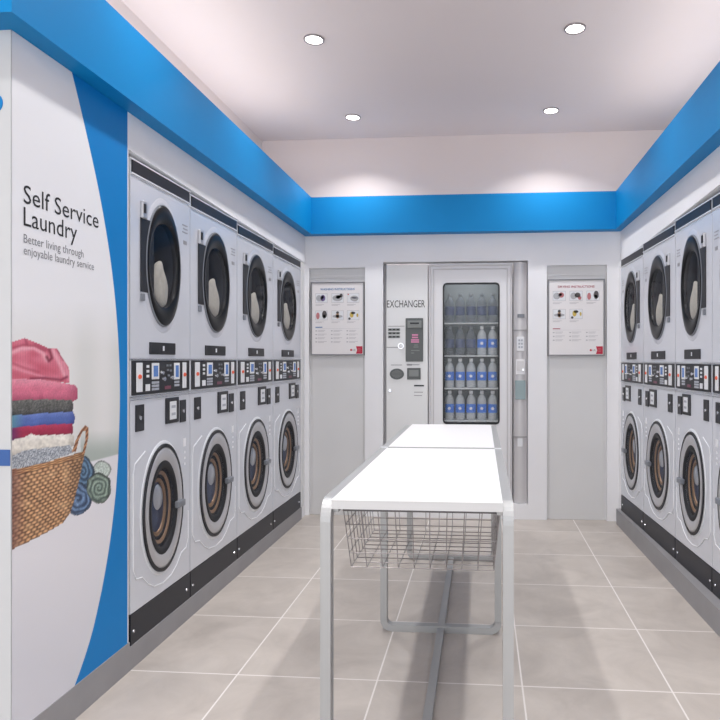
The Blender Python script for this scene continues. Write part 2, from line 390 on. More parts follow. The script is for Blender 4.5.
def make_washer():
    t = thing('washing_machine', '', 'washer')
    k = dict(world=False)
    cy, cz = 0.345, zz(0.636)
    mb = MB().plate_hole(-0.02, 0, 0.004, 0.686, zz(0.236), zz(1.172), cy, cz, 0.150, 0.205)
    mb.box(-0.66, -0.02, 0.004, 0.012, zz(0.10), zz(1.34)); mb.box(-0.66, -0.02, 0.678, 0.686, zz(0.10), zz(1.34))
    mb.box(-0.66, -0.65, 0.012, 0.678, zz(0.10), zz(1.34)); mb.box(-0.66, 0, 0.012, 0.678, zz(1.172), zz(1.18)); mb.box(-0.66, -0.0, 0.012, 0.678, zz(1.334), zz(1.344))
    mb.box(-0.02, 0.0, 0.0, 0.012, zz(1.172), zz(1.344)); mb.box(-0.02, 0.0, 0.678, 0.69, zz(1.172), zz(1.344))
    mb.build('body', 'enamel', t, **k)
    kp = MB().box(-0.02, 0.001, 0.006, 0.686, zz(0.1), zz(0.232)).build('kick_plate', 'kick_black', t, **k)
    sc = MB()
    for a in (0.032, 0.64): sc.rings(a, zz(0.155), [(0.008, 0.008, 0.001), (0.007, 0.007, 0.004)], n=12, cap1=True)
    sc.build('screw', 'chrome', kp, **k)
    # door
    MB().rings(cy, cz, [(0.250, 0.318, 0.0), (0.246, 0.313, 0.004), (0.232, 0.300, 0.004)]).build('door_surround', 'enamel_light', t, smooth=True, **k)
    d = MB().rings(cy, cz, [(0.219, 0.287, 0.002), (0.217, 0.284, 0.010), (0.208, 0.272, 0.014), (0.186, 0.243, 0.013), (0.166, 0.222, 0.006)]).build('door', 'silver_ring', t, smooth=60, **k)
    MB().rings(cy, cz, [(0.234, 0.303, 0.0), (0.232, 0.301, 0.011), (0.218, 0.285, 0.012)]).build('door_seal', 'black_satin', d, smooth=True, **k)
    MB().rings(cy, cz, [(0.166, 0.222, 0.006), (0.160, 0.214, 0.010), (0.142, 0.190, 0.008), (0.136, 0.182, -0.004)]).build('inner_ring', 'rubber', d, smooth=60, **k)
    MB().rings(cy, cz, [(0.137, 0.184, 0.000), (0.120, 0.160, 0.008), (0.085, 0.115, 0.014), (0.045, 0.06, 0.018), (0.004, 0.005, 0.019)], cap1=True).build('door_glass', 'washer_glass', d, smooth=True, **k)
    h = MB().box(0.006, 0.030, 0.470, 0.560, zz(0.606), zz(0.640)).build('door_handle', 'grey_plastic', d, bevel=0.006, **k)
    MB().rings(cy, cz, [(0.149, 0.204, -0.001), (0.140, 0.192, -0.008), (0.126, 0.172, -0.012)]).build('gasket', 'rubber', t, smooth=True, **k)
    dr = MB().rings(cy, cz, [(0.126, 0.172, -0.012), (0.115, 0.158, -0.015), (0.113, 0.155, -0.019)]).build('drum', 'brown_drum', t, smooth=50, **k)
    MB().rings(cy, cz, [(0.113, 0.155, -0.019), (0.103, 0.141, -0.020), (0.101, 0.138, -0.025)]).build('drum_seal', 'rubber', dr, smooth=50, **k)
    MB().rings(cy, cz, [(0.101, 0.138, -0.025), (0.088, 0.121, -0.028), (0.086, 0.118, -0.034)]).build('drum_rim', 'brown_drum', dr, smooth=50, **k)
    MB().rings(cy, cz, [(0.086, 0.118, -0.034), (0.05, 0.07, -0.030), (0.004, 0.005, -0.026)], cap1=True).build('drum_back', 'blue_steel', dr, smooth=True, **k)
    MB().rings(cy+0.004, cz+0.045, [(0.046, 0.062, -0.029), (0.036, 0.050, -0.018), (0.004, 0.006, -0.013)], cap1=True).build('glass_reflection', 'reflection_pale', dr, smooth=True, **k)  # pale oval modelled in place of the bright reflection on the door glass
    # pressed line around the door
    pth = [(0.150, 0.925), (0.045, 0.880), (0.030, 0.840), (0.030, 0.420), (0.055, 0.375), (0.120, 0.365), (0.180, 0.318), (0.245, 0.288), (0.345, 0.276), (0.445, 0.288), (0.510, 0.318), (0.570, 0.365), (0.635, 0.375), (0.660, 0.420), (0.660, 0.560)]
    MB().tube([(0.0, a, zz(z)) for a, z in pth], 0.0035).build('pressed_outline', 'white_plastic', t, smooth=True, **k)
    # coin box locks and card reader
    for a0, a1, z0, z1 in ((0.049, 0.133, 1.020, 1.138), (0.549, 0.626, 1.022, 1.134)):
        p = MB().box(0, 0.005, a0, a1, zz(z0), zz(z1)).build('lock_plate', 'black_satin', t, bevel=0.002, **k)
        MB().rings((a0+a1)/2, zz((z0+z1)/2), [(0.009, 0.010, 0.005), (0.008, 0.009, 0.009)], n=14, cap1=True).build('lock', 'chrome', p, **k)
    p = MB().box(0, 0.006, 0.371, 0.530, zz(1.028), zz(1.152)).build('card_reader', 'black_satin', t, bevel=0.002, **k)
    q = MB().box(0.006, 0.009, 0.412, 0.492, zz(1.046), zz(1.134)).build('reader_face', 'white_plastic', p, bevel=0.002, **k)
    for z in (1.102, 1.066): MB().box(0.009, 0.010, 0.428, 0.476, zz(z), zz(z+0.013)).build('reader_slot', 'key_grey', p, **k)
    MB().box(0, 0.001, 0.596, 0.634, zz(0.895), zz(0.937)).build('printed_mark', 'white_plastic', t, **k); mk = MB()
    for z in (0.86, 0.83, 0.80): mk.box(0, 0.001, 0.608, 0.626, zz(z), zz(z+0.012))
    mk.build('printed_notice', 'white_plastic', t, **k)
    # control console
    c = MB().box(-0.012, 0.003, 0.014, 0.676, zz(1.184), zz(1.332)).build('control_console', 'black_satin', t, bevel=0.002, **k)
    MB().box(-0.002, 0.006, 0.0, 0.69, zz(1.336), zz(1.342)).box(-0.002, 0.006, 0.0, 0.69, zz(1.172), zz(1.178)).box(0.0, 0.003, 0.0, 0.69, zz(1.160), zz(1.163)).build('console_trim', 'chrome', t, **k)
    for a0, a1 in ((0.052, 0.112), (0.578, 0.626)):
        s_ = MB().box(0.003, 0.007, a0, a1, zz(1.194), zz(1.324)).build('indicator_strip', 'white_plastic', c, bevel=0.003, **k)
        am = (a0+a1)/2
        s_ = MB().rings(am, zz(1.262), [(0.018, 0.0105, 0.0071), (0.016, 0.009, 0.010)], n=16, cap1=True).build('orange_button', 'orange_dot', c, **k)
    b1 = MB()
    for z in (1.307, 1.285, 1.263): b1.box(0.003, 0.006, 0.158, 0.182, zz(z-0.006), zz(z+0.006))
    b1.box(0.003, 0.006, 0.148, 0.190, zz(1.196), zz(1.226)); b1.build('button_column', 'white_plastic', c, **k)
    for a0, a1, zb in ((0.212, 0.292, 1.247), (0.470, 0.540, 1.240)):
        MB().box(0.003, 0.006, a0, a1, zz(zb), zz(1.322)).build('display_frame', 'white_plastic', c, bevel=0.002, **k)
        MB().box(0.006, 0.007, a0+0.016, a1-0.016, zz(zb+0.012), zz(1.310)).build('display', 'blue_screen', c, **k)
    kp2 = MB()
    for r in range(3):
        for q in range(3): kp2.box(0.003, 0.006, 0.214+0.027*q, 0.236+0.027*q, zz(1.196+0.015*r), zz(1.207+0.015*r))
    kp2.build('keypad', 'key_grey', c, **k); kp2 = MB()
    for r in range(2): kp2.box(0.003, 0.006, 0.476, 0.534, zz(1.206+0.016*r), zz(1.217+0.016*r))
    kp2.build('keypad', 'key_grey', c, **k)
    for a, z in ((0.324, 1.276), (0.345, 1.246), (0.440, 1.250)):
        MB().rings(a, zz(z), [(0.016, 0.010, 0.003), (0.014, 0.009, 0.012)], n=16, cap1=True).build('knob', 'chrome', c, smooth=True, **k)
    b2 = MB()
    for q, (a, z) in enumerate(((0.380, 1.310), (0.415, 1.310), (0.385, 1.288), (0.420, 1.285), (0.395, 1.262))): b2.box(0.003, 0.005, a, a+0.022, zz(z-0.005), zz(z+0.005))
    b2.build('button', 'grey_plastic', c, **k)
    MB().box(0.003, 0.005, 0.360, 0.430, zz(1.196), zz(1.212)).build('price_window', 'mauve', c, **k)
    return t
def make_towel():
    # a crumpled white towel leaning on the inside of the dryer door
    outl = [(0.246, 1.792), (0.290, 1.806), (0.330, 1.816), (0.340, 1.775), (0.368, 1.752), (0.398, 1.712), (0.408, 1.68), (0.400, 1.63), (0.384, 1.600), (0.345, 1.5845), (0.300, 1.5885), (0.262, 1.612), (0.232, 1.64), (0.213, 1.680), (0.212, 1.72), (0.232, 1.76)]
    cy, cz = 0.306, 1.69
    n = len(outl); rings = [1.0, 0.97, 0.8, 0.55, 0.25]; v = []; f = []
    for side in (1, -1):
        for kk, r in enumerate(rings):
            for i, (a, z) in enumerate(outl):
                y_ = cy+(a-cy)*r; z_ = cz+(z-cz)*r
                bul = 0.018*math.sqrt(max(0, 1-r*r))+0.004
                fold = 0.020*math.sin(110*y_+28*z_)+0.010*math.sin(44*z_-70*y_)
                o = -0.022+side*bul*0.8+fold*(1-r)*0.5
                v.append((o, 0.306+(y_-0.306)*0.88+0.052, zd(z_)))
    L = len(rings)
    for sgn in (0, 1):
        b0 = sgn*L*n
        for kk in range(L-1):
            for i in range(n):
                j = (i+1) % n; q = (b0+kk*n+i, b0+kk*n+j, b0+(kk+1)*n+j, b0+(kk+1)*n+i); f.append(q if sgn == 0 else q[::-1])
        f.append(tuple(b0+(L-1)*n+i for i in range(n)) if sgn == 0 else tuple(b0+(L-1)*n+i for i in range(n))[::-1])
    for i in range(n):
        j = (i+1) % n; f.append((i, L*n+i, L*n+j, j))
    mb = MB(); mb.add(v, f)
    o = mb.build('towel', 'towel', None, smooth=80)
    s_ = o.modifiers.new('soft', 'SUBSURF'); s_.levels = 1; s_.render_levels = 2
    return o
dr0, wa0, to0 = make_dryer(), make_washer(), make_towel()
first = True
PLACE_L = [('the blue curved graphic, at the near end of the left row', 2.640, 3.209), ('second from the blue curved graphic in the left row', 3.209, 3.850),
           ('third from the blue curved graphic in the left row', 3.850, 4.537), ('', 4.537, 5.250)]
NM = ['nearest the blue wall graphic in the left row', 'second from the blue wall graphic in the left row', 'third from the blue wall graphic in the left row',
      'last of the left row, beside the back wall', 'last of the right row, beside the back wall', 'second from the back wall in the right row',
      'third from the back wall in the right row', 'cut by the right photo edge']
LD = ['silver round-door tumble dryer, '+q for q in NM]
LW = ['silver front-loading washer, '+q for q in NM]
LT = ['white towel in the dryer '+q for q in NM[:7]]
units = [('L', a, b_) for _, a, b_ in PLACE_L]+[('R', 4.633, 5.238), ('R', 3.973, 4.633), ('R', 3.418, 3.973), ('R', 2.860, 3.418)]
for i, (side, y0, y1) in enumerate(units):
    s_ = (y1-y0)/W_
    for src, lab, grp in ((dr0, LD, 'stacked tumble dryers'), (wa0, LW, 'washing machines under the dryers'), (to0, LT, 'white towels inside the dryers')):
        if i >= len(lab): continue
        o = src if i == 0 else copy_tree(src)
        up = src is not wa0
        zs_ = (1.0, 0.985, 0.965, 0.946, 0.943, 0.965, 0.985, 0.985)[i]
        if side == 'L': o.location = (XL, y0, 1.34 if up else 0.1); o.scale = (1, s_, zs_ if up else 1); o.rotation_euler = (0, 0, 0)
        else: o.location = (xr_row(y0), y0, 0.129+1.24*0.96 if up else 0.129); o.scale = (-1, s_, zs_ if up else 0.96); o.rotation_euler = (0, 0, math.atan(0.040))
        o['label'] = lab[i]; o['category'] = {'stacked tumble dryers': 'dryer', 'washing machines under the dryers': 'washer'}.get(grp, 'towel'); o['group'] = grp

# ------------------------------------------------------------------ wall graphic on the left end wall
g = thing('wall_graphic', 'tall white and blue wall graphic with laundry basket photo and lettering, far left', 'wall graphic', (XL, 2.28, 0.124))
MB().box(XL, XL+0.002, 2.20, 2.617, 0.124, 2.399).build('blue_field', 'blue_vinyl', g)
curve_px = [(70, 68), (78, 100), (86, 135), (94, 170), (101, 205), (107, 240), (112, 275), (116, 315), (118.5, 355), (119.5, 395), (118.5, 430), (117, 470), (113, 515), (106, 565), (96, 615), (86, 655), (71, 693)]
cw = [onX(u, v, XL) for u, v in curve_px]
def curve_y(z):
    if z >= cw[0].z: 
        a, b_ = cw[0], cw[1]
    elif z <= cw[-1].z: a, b_ = cw[-2], cw[-1]
    else:
        for a, b_ in zip(cw, cw[1:]):
            if a.z >= z >= b_.z: break
    # smooth through neighbours
    return a.y+(b_.y-a.y)*(z-a.z)/(b_.z-a.z)
def sm_curve(z): return sum(curve_y(z+d) for d in (-0.09, -0.045, 0, 0.045, 0.09))/5
def inpoly(x, y, pg):
    c = False; j = len(pg)-1
    for i in range(len(pg)):
        if (pg[i][1] > y) != (pg[j][1] > y) and x < (pg[j][0]-pg[i][0])*(y-pg[i][1])/(pg[j][1]-pg[i][1])+pg[i][0]: c = not c
        j = i
    return c
def nz(x, y, s=1.0, k=0): return noise.noise(Vector((x*s, y*s, k*7.3)))
def mixc(a, b_, t): t = max(0, min(1, t)); return tuple(a[i]*(1-t)+b_[i]*t for i in range(3))
def mulc(a, k): return tuple(max(0, min(255, c*k)) for c in a)
G_PINK = [(8, 343), (24, 338), (35, 342.5), (47, 348), (55.5, 348), (60, 355), (68, 367.5), (69, 383), (40, 381), (8, 379)]
G_PINK2 = [(8, 378.6), (40, 379.5), (74, 385), (77, 389), (76.5, 399), (72, 401.5), (40, 399), (8, 401)]
G_CHAR = [(8, 401), (40, 399), (71, 400), (72.5, 405), (72, 411), (69, 412.5), (40, 414), (8, 416.5)]
G_BLUE = [(8, 416), (45, 413), (72, 411.5), (74.5, 417), (73, 424), (40, 426), (8, 428.5)]
G_CRIM = [(8, 428), (40, 425), (71.5, 423.5), (72.5, 430), (71.5, 435), (40, 437), (8, 441)]
G_CREAM = [(8, 441), (24, 437), (30, 433.5), (36, 435.5), (70, 434), (73.5, 436), (73, 446), (40, 452), (8, 457)]
G_MARL = [(8, 457), (25, 450), (70, 445), (72, 453), (40, 464), (8, 472)]
G_BASK = [(8, 470), (30, 466), (60, 458), (84, 451), (83, 458), (79, 478), (74, 498), (69.5, 513), (62, 523), (45, 533), (25, 543), (8, 551)]
G_HAND = [(71, 452), (75, 440), (80, 430), (84.5, 425), (88, 428), (87.5, 438), (84, 453), (81, 455), (84.5, 440), (85, 431), (82, 431), (78, 440), (75, 452)]
def roll(x, y, cx_, cy_, rx, ry, base, dark, light, k):
    wob = 1+0.12*nz(x, y, 0.12, k)
    d = math.hypot((x-cx_)/rx, (y-cy_)/ry)*wob
    if d > 1: return None
    a = math.atan2((y-cy_)/ry, (x-cx_)/rx)
    t = 0.5+0.5*math.sin(d*20+a+2.6*nz(x, y, 0.16, k+3))
    t = t**0.8
    c = mixc(dark, light, t)
    c = mixc(c, base, 0.25+0.4*abs(nz(x, y, 0.5, k)))
    sh = 1.0-0.45*max(0, (d-0.8)/0.2)
    return mulc(c, sh*(1+0.25*nz(x, y, 0.9, k+9)))
WH = (236, 236, 239)
def paint(x, y):
    """colour of the printed photograph at the measured point"""
    # blurred background of the print
    c = WH
    if 300 < y < 470:
        f_ = min(1, (y-300)/50)*min(1, max(0, (470-y)/8))
        tone = mixc((228, 227, 226), (206, 208, 205), 0.5+0.5*math.sin((x-60)/9.0)) if x > 70 else (228, 227, 226)
        fx_ = min(1, max(0, (x-70)/25)); tone = mixc((228, 227, 226), tone, fx_)
        if y > 430 and x > 80: tone = mixc(tone, (160, 172, 164), min(1, (y-430)/22)*0.75)
        c = mixc(c, tone, f_)
    edge = 462.5-(x-84)*0.27
    if y > edge: c = mixc(c, (229, 227, 232), min(1, (y-edge)/1.2))
    elif x > 70 and y > edge-20 and x < 110: c = mixc(c, (170, 180, 174), 0.4*(1-(edge-y)/20))
    if x < 8 or x > 118 or y < 330 or y > 556:
        if y > 556: c = mixc((229, 227, 232), (214, 214, 222), min(1, (y-556)/110))
        return c
    for rr_ in ((101, 470, 9, 9, (196, 206, 198), (170, 184, 176), (210, 218, 212), 5),
                (82, 472, 11, 17, (74, 104, 134), (22, 38, 58), (124, 160, 190), 1), (77, 499, 14, 16, (76, 104, 140), (24, 38, 64), (140, 168, 204), 2),
                (98, 488, 12.5, 15.0, (118, 138, 126), (48, 62, 60), (172, 190, 174), 3)):
        q = roll(x, y, *rr_)
        if q: c = q
    def stripe(pg, base, hi, lo, key, grain=0.06, gs=1.6):
        ys = [p[1] for p in pg]
        # position inside the fold, top to bottom
        top = min(p[1] for p in pg if abs(p[0]-x) < 30); bot = max(p[1] for p in pg if abs(p[0]-x) < 30)
        t = (y-top)/max(1, bot-top)
        k_ = mixc(hi, base, min(1, t*2.2)); k_ = mixc(k_, lo, max(0, (t-0.62)/0.38)**1.4)
        if x > 66: k_ = mixc(k_, lo, (x-66)/14)
        return mulc(k_, 1+grain*2*nz(x, y, gs, key)+0.05*nz(x, y, 0.12, key+2))
    if inpoly(x, y, G_PINK):
        c = mixc((200, 92, 114), (220, 128, 146), 0.5+0.9*nz(x, y*1.5, 0.07, 9))
        def seg(pts_, wd, col, amt):
            # soft stroke along a polyline: a fold of the cloth
            nonlocal c
            best = 99
            for (xa, ya), (xb, yb) in zip(pts_, pts_[1:]):
                L2 = (xb-xa)**2+(yb-ya)**2; q = max(0, min(1, ((x-xa)*(xb-xa)+(y-ya)*(yb-ya))/L2))
                best = min(best, math.hypot(x-xa-q*(xb-xa), y-ya-q*(yb-ya)))
            c = mixc(c, col, amt*math.exp(-(best/wd)**2))
        seg([(8, 354), (20, 348.5), (33, 348), (42, 353), (46, 360)], 2.4, (238, 176, 188), 0.9)
        seg([(8, 349), (22, 345), (34, 346), (44, 351)], 1.1, (150, 50, 76), 0.55)
        seg([(24, 338), (26, 344)], 1.3, (150, 50, 76), 0.6)
        seg([(34, 344), (50, 351)], 1.8, (168, 62, 88), 0.6)
        seg([(46, 357), (48, 361), (51, 358), (49, 350)], 1.5, (112, 30, 52), 0.85)
        seg([(52, 350), (56, 358), (60, 366), (64, 376)], 2.2, (236, 172, 186), 0.85)
        seg([(57, 350), (63, 360)], 1.3, (150, 46, 74), 0.8)
        seg([(62, 362), (67, 372), (68, 380)], 1.6, (226, 150, 166), 0.8)
        seg([(8, 366), (22, 371), (40, 376), (58, 380)], 1.5, (232, 162, 176), 0.6)
        seg([(30, 378.5), (44, 378), (60, 380), (66, 377)], 1.3, (120, 30, 58), 0.8)
        seg([(8, 362), (24, 368), (38, 372)], 1.2, (168, 62, 88), 0.5)
        seg([(30, 362), (42, 368), (54, 372)], 3.5, (190, 74, 98), 0.5)
        c = mulc(c, 1+0.035*math.sin(x*2.5)+0.05*nz(x, y, 1.3, 4))
    if inpoly(x, y, G_PINK2): c = stripe(G_PINK2, (212, 112, 138), (234, 158, 176), (160, 66, 96), 11)
    if inpoly(x, y, G_CHAR): c = stripe(G_CHAR, (88, 88, 86), (112, 112, 108), (44, 44, 46), 12, 0.25, 0.9)
    if inpoly(x, y, G_BLUE):
        c = stripe(G_BLUE, (84, 108, 178), (116, 138, 202), (50, 62, 130), 13)
        c = mixc((92, 150, 158), c, (x-8)/16)
    if inpoly(x, y, G_CRIM):
        c = stripe(G_CRIM, (162, 36, 72), (190, 62, 96), (96, 14, 46), 14); c = mixc((92, 42, 104), c, (x-8)/14)
    if inpoly(x, y, G_CREAM): c = stripe(G_CREAM, (228, 222, 212), (240, 236, 228), (176, 168, 160), 15, 0.05, 0.5)
    if inpoly(x, y, G_MARL): c = mixc((112, 118, 128), (214, 218, 224), 0.5+1.3*nz(x, y, 1.1, 16))
    if inpoly(x, y, G_BASK):
        top = 470-(x-8)*0.25; bot = 551-(x-8)*0.50 if x < 62 else 524-(x-62)*2.2
        tt = (y-top)/max(8.0, (551-(x-8)*0.50)-top)
        row = tt*21; r_i = math.floor(row); ph = row-r_i
        col_ = (x-8+tt*tt*0.0)/(7.0-0.02*x)+0.5*(r_i % 2)
        over = abs(math.cos(PI*col_))**0.7
        t = (math.sin(PI*ph)**0.6)*(0.18+0.82*over)
        k_ = mixc((58, 30, 20), (246, 196, 146), t)
        k_ = mixc(k_, (244, 206, 160), 0.35*max(0, nz(x, y, 0.10, 30))*2)
        if tt < 0.09: k_ = mixc((120, 72, 42), (230, 182, 132), 0.5+0.5*math.sin(x*1.1+y*3.0))
        k_ = mixc((96, 56, 62), k_, 0.30+(x-8)/24)
        if x > 62: k_ = mulc(k_, 1-(x-62)/90)
        c = mulc(k_, 1+0.12*nz(x, y, 0.3, 21))
    if inpoly(x, y, G_HAND): c = mixc((110, 66, 42), (200, 146, 104), 0.5+0.5*math.sin(x*1.5+y*1.2))
    return c
# rows by height, columns from the corner to the curve
ROWS, COLS = 620, 170
zs = [0.124+(2.399-0.124)*i/ROWS for i in range(ROWS+1)]
vs, fs, cols = [], [], []
for z in zs:
    ye = min(2.6, max(YR+0.02, sm_curve(z)))
    for j in range(COLS+1):
        y = YR+0.001+(ye-YR-0.001)*j/COLS
        vs.append((XL+0.0032, y, z)); u, v = px((XL, y, z))
        r_, g_, b_ = paint(u, v); cols += [lin(r_), lin(g_), lin(b_), 1.0]
for i in range(ROWS):
    for j in range(COLS):
        a = i*(COLS+1)+j; fs.append((a, a+1, a+COLS+2, a+COLS+1))
mpr = D.materials.new('print'); mpr.use_nodes = True; M['print'] = mpr
b = mpr.node_tree.nodes['Principled BSDF']; b.inputs['Roughness'].default_value = 0.4
at_ = mpr.node_tree.nodes.new('ShaderNodeAttribute'); at_.attribute_name = 'ink'; mpr.node_tree.links.new(at_.outputs['Color'], b.inputs['Base Color'])
mb = MB(); mb.add(vs, fs); pr_ = mb.build('printed_photo', 'print', g)
pr_['label'] = 'white printed area with folded clothes on a wicker basket'
ca = pr_.data.color_attributes.new('ink', 'FLOAT_COLOR', 'POINT'); ca.data.foreach_set('color', cols)
def wall_text(name, s, u0, v0, u1, cap_px, m_, thick=0.0):
    a = onX(u0, v0, XL); b_ = onX(u1, v0, XL); c_ = onX(u0, v0-cap_px, XL)
    text_mesh(name, s, m_, g, lambda x, y: (XL+0.0042, a.y+x, a.z+y), width=b_.y-a.y, height=c_.z-a.z, thick=thick)
wall_text('headline_lettering', 'Self Service', 22.5, 202.6, 97.5, 18.6, 'ink', 0.0)
wall_text('headline_lettering', 'Laundry', 22.5, 225.2, 76, 19.0, 'ink', 0.0)
wall_text('slogan_lettering', 'Better living through', 22.5, 242.3, 82.5, 8.8, 'ink_grey', 0.0)
wall_text('slogan_lettering', 'enjoyable laundry service', 22.5, 254, 93, 8.8, 'ink_grey', 0.0)
# sign on the return wall
g2 = thing('wall_sign', 'blue stripe and blue letter on the white return wall at the left photo edge', 'sign', (-1.9, YR, 0.95))
MB().box(-2.28, -1.512, YR-0.003, YR, 0.995, 1.047).build('blue_stripe', 'sign_blue', g2)
pts = []
for i in range(28):
    a = 2*PI*i/28; pts.append((-1.600+0.063*math.cos(a), YR-0.003, 2.165+0.045*math.sin(a)))
MB().prism(pts, (0, 0.003, 0)).build('blue_letter', 'blue_vinyl', g2)

# ------------------------------------------------------------------ change machine
YF = YB+0.035                                  # fronts of the built-in machines
def bx(u0, u1, v0, v1, y0, y1, mb=None):       # box whose front covers the measured rectangle
    a = onY(u0, v1, y0); c = onY(u1, v0, y0)
    return (mb or MB()).box(a.x, c.x, y0, y1, a.z, c.z)
e = thing('change_machine', 'tall brushed steel coin exchanger lettered EXCHANGER, left of the drinks window', 'change machine', (-0.63, YF+0.3, BZ0))
MB().box(BX0+0.022, -0.452, YF, YT-0.05, BZ0+0.001, BZ1-0.02).build('cabinet', 'steel_panel', e, bevel=0.004)
MB().box(BX0+0.004, BX0+0.020, YF+0.004, YF+0.05, BZ0+0.001, BZ1-0.01).build('side_trim', 'plinth_grey', e)
a = onY(387, 307.5, YF); c_ = onY(425, 307.5, YF)
text_mesh('lettering', 'EXCHANGER', 'ink', e, lambda x, y: (a.x+x, YF-0.001, a.z+y), width=c_.x-a.x, height=0.062)
ba = bx(405.5, 423, 318, 361.5, YF-0.018, YF).build('bill_acceptor', 'module_dark', e, bevel=0.004)
bx(407.5, 421.5, 320.5, 328, YF-0.026, YF-0.018).build('bill_slot', 'module_mid', ba, bevel=0.003)
bx(410, 419, 322.5, 324, YF-0.028, YF-0.026).build('slot_mouth', 'black_satin', ba)
mb = MB()
for v_, u0, u1 in ((335, 412, 418), (337.5, 412, 418), (340, 411, 419), (342, 411, 419)): bx(u0, u1, v_-0.8, v_+0.7, YF-0.0195, YF-0.018, mb)
mb.build('bill_print', 'pink_print', ba)
mb = MB()
for v_, u0, u1 in ((345, 414, 418), (347, 413.5, 418.5), (350.5, 411, 419.5), (353, 411, 414)): bx(u0, u1, v_-0.5, v_+0.5, YF-0.0195, YF-0.018, mb)
mb.build('bill_print', 'module_mid', ba)
sl = MB()
for v_ in (329.6, 333.2, 336.8): bx(388, 400, v_-1.3, v_+1.3, YF-0.004, YF, sl)
sl.build('price_plate', 'module_mid', e)
sl = MB()
for v_ in (329.6, 333.2, 336.8):
    for q in range(3): bx(389+3.8*q, 391.4+3.8*q, v_-0.6, v_+0.6, YF-0.005, YF-0.004, sl)
sl.build('price_digits', 'ink', e)
p = onY(401, 346, YF)
r_ = MB().disc_y((p.x, YF-0.014, p.z), 0.026, 0.026, YF).build('push_button', 'chrome', e, smooth=True)
MB().disc_y((p.x, YF-0.017, p.z), 0.019, 0.019, YF-0.014).build('button_cap', 'white_plastic', r_, smooth=True)
p = onY(397, 374, YF)
r_ = MB().disc_y((p.x, YF-0.012, p.z), 0.061, 0.047, YF).build('speaker_grille', 'module_dark', e, smooth=True)
mb = MB()
for q in range(-3, 4): mb.box(p.x-0.045*math.cos(q*0.4), p.x+0.045*math.cos(q*0.4), YF-0.0135, YF-0.012, p.z+q*0.011-0.002, p.z+q*0.011+0.002)
mb.build('grille_slot', 'module_mid', r_)
r_ = bx(407, 420.5, 368, 379.5, YF-0.012, YF).build('coin_tray', 'module_dark', e, bevel=0.003)
bx(409, 418.5, 370, 376.5, YF-0.016, YF-0.012).build('coin_flap', 'module_mid', r_, bevel=0.002)
bx(414, 424, 385.0, 386.4, YF-0.004, YF).build('receipt_slot', 'black_satin', e)
mb = MB()
for u0, u1, v_ in ((388, 404.5, 326.2), (386.5, 398.5, 347.3), (391, 402, 365), (406.5, 419.5, 364.7), (414, 423, 392.2), (414, 422, 395.5)): bx(u0, u1, v_-0.35, v_+0.35, YF-0.001, YF, mb)
bx(407, 412, 364, 365.6, YF-0.0012, YF, mb)
mb.build('small_print', 'ink_grey', e)
p = onY(390, 390.5, YF); MB().disc_y((p.x, YF-0.010, p.z), 0.011, 0.013, YF).build('lock', 'chrome', e, smooth=True)

# ------------------------------------------------------------------ drinks vending machine
v_m = thing('vending_machine', 'white built-in drinks vending machine with tall glass window and grey payment column', 'vending machine', (0.0, YF+0.3, BZ0))
DX0, DX1 = -0.446, 0.262
ga, gb = onY(443.5, 423.5, YF-0.01), onY(499, 283, YF-0.01)     # window opening
mb = MB()
mb.box(DX0, DX1, YF, YF+0.03, gb.z, BZ1-0.012); mb.box(DX0, DX1, YF, YF+0.03, BZ0+0.001, ga.z); mb.box(DX0, ga.x, YF, YF+0.03, ga.z, gb.z); mb.box(gb.x, DX1, YF, YF+0.03, ga.z, gb.z)
dfr = mb.build('door', 'vend_white', v_m)
mb = MB()
for q, (ins, w_) in enumerate(((0.006, 0.012), (0.038, 0.007))):
    mb.box(DX0+ins, DX0+ins+w_, YF-0.010, YF, BZ0+0.01, BZ1-0.02-ins); mb.box(DX1-ins-w_, DX1-ins, YF-0.010, YF, BZ0+0.01, BZ1-0.02-ins)
    mb.box(DX0+ins+w_, DX1-ins-w_, YF-0.010, YF, BZ1-0.02-ins-w_, BZ1-0.02-ins)
mb.build('door_moulding', 'vend_grey', dfr, bevel=0.003)
# rounded black window frame
def rrect(x0, x1, z0, z1, r, y, n=6):
    pts = []
    for cx_, cz_, a0 in ((x1-r, z1-r, 0), (x0+r, z1-r, PI/2), (x0+r, z0+r, PI), (x1-r, z0+r, 1.5*PI)):
        for i in range(n+1): a_ = a0+PI/2*i/n; pts.append((cx_+r*math.cos(a_), y, cz_+r*math.sin(a_)))
    return pts
MB().sweep(rrect(ga.x, gb.x, ga.z, gb.z, 0.03, YF+0.008), (0, 1, 0), 0.014, 0.006, closed=True).build('window_gasket', 'rubber', dfr)
MB().prism(rrect(ga.x, gb.x, ga.z, gb.z, 0.03, YF+0.010), (0, 0.004, 0)).build('window_glass', 'clear_glass', dfr)
ix0, ix1 = ga.x-0.03, gb.x+0.03
mb = MB().box(ix0-0.01, ix0, YF+0.03, YT-0.1, BZ0+0.3, BZ1-0.03).box(ix1, ix1+0.01, YF+0.03, YT-0.1, BZ0+0.3, BZ1-0.03)
mb.box(ix0, ix1, YF+0.26, YF+0.27, BZ0+0.3, BZ1-0.03).box(ix0, ix1, YF+0.03, YF+0.26, BZ1-0.05, BZ1-0.03).box(ix0, ix1, YF+0.03, YF+0.26, BZ0+0.3, BZ0+0.31)
mb.build('interior', 'dark_interior', v_m)
YSH = YF+0.045
shz = []
for v_ in (322.8, 355.4, 388.2, 420.6):
    z = onY(470, v_, YSH).z; shz.append(z)
    MB().box(ix0, ix1, YSH, YF+0.25, z-0.010, z).build('shelf', 'shelf_white', v_m, bevel=0.002)
    s_ = D.objects['shelf'] if False else None
bx(443.5, 499, 421.8, 424.5, YSH+0.001, YF+0.2).build('tray_front', 'black_satin', v_m)
mb = MB()
n_ = 10
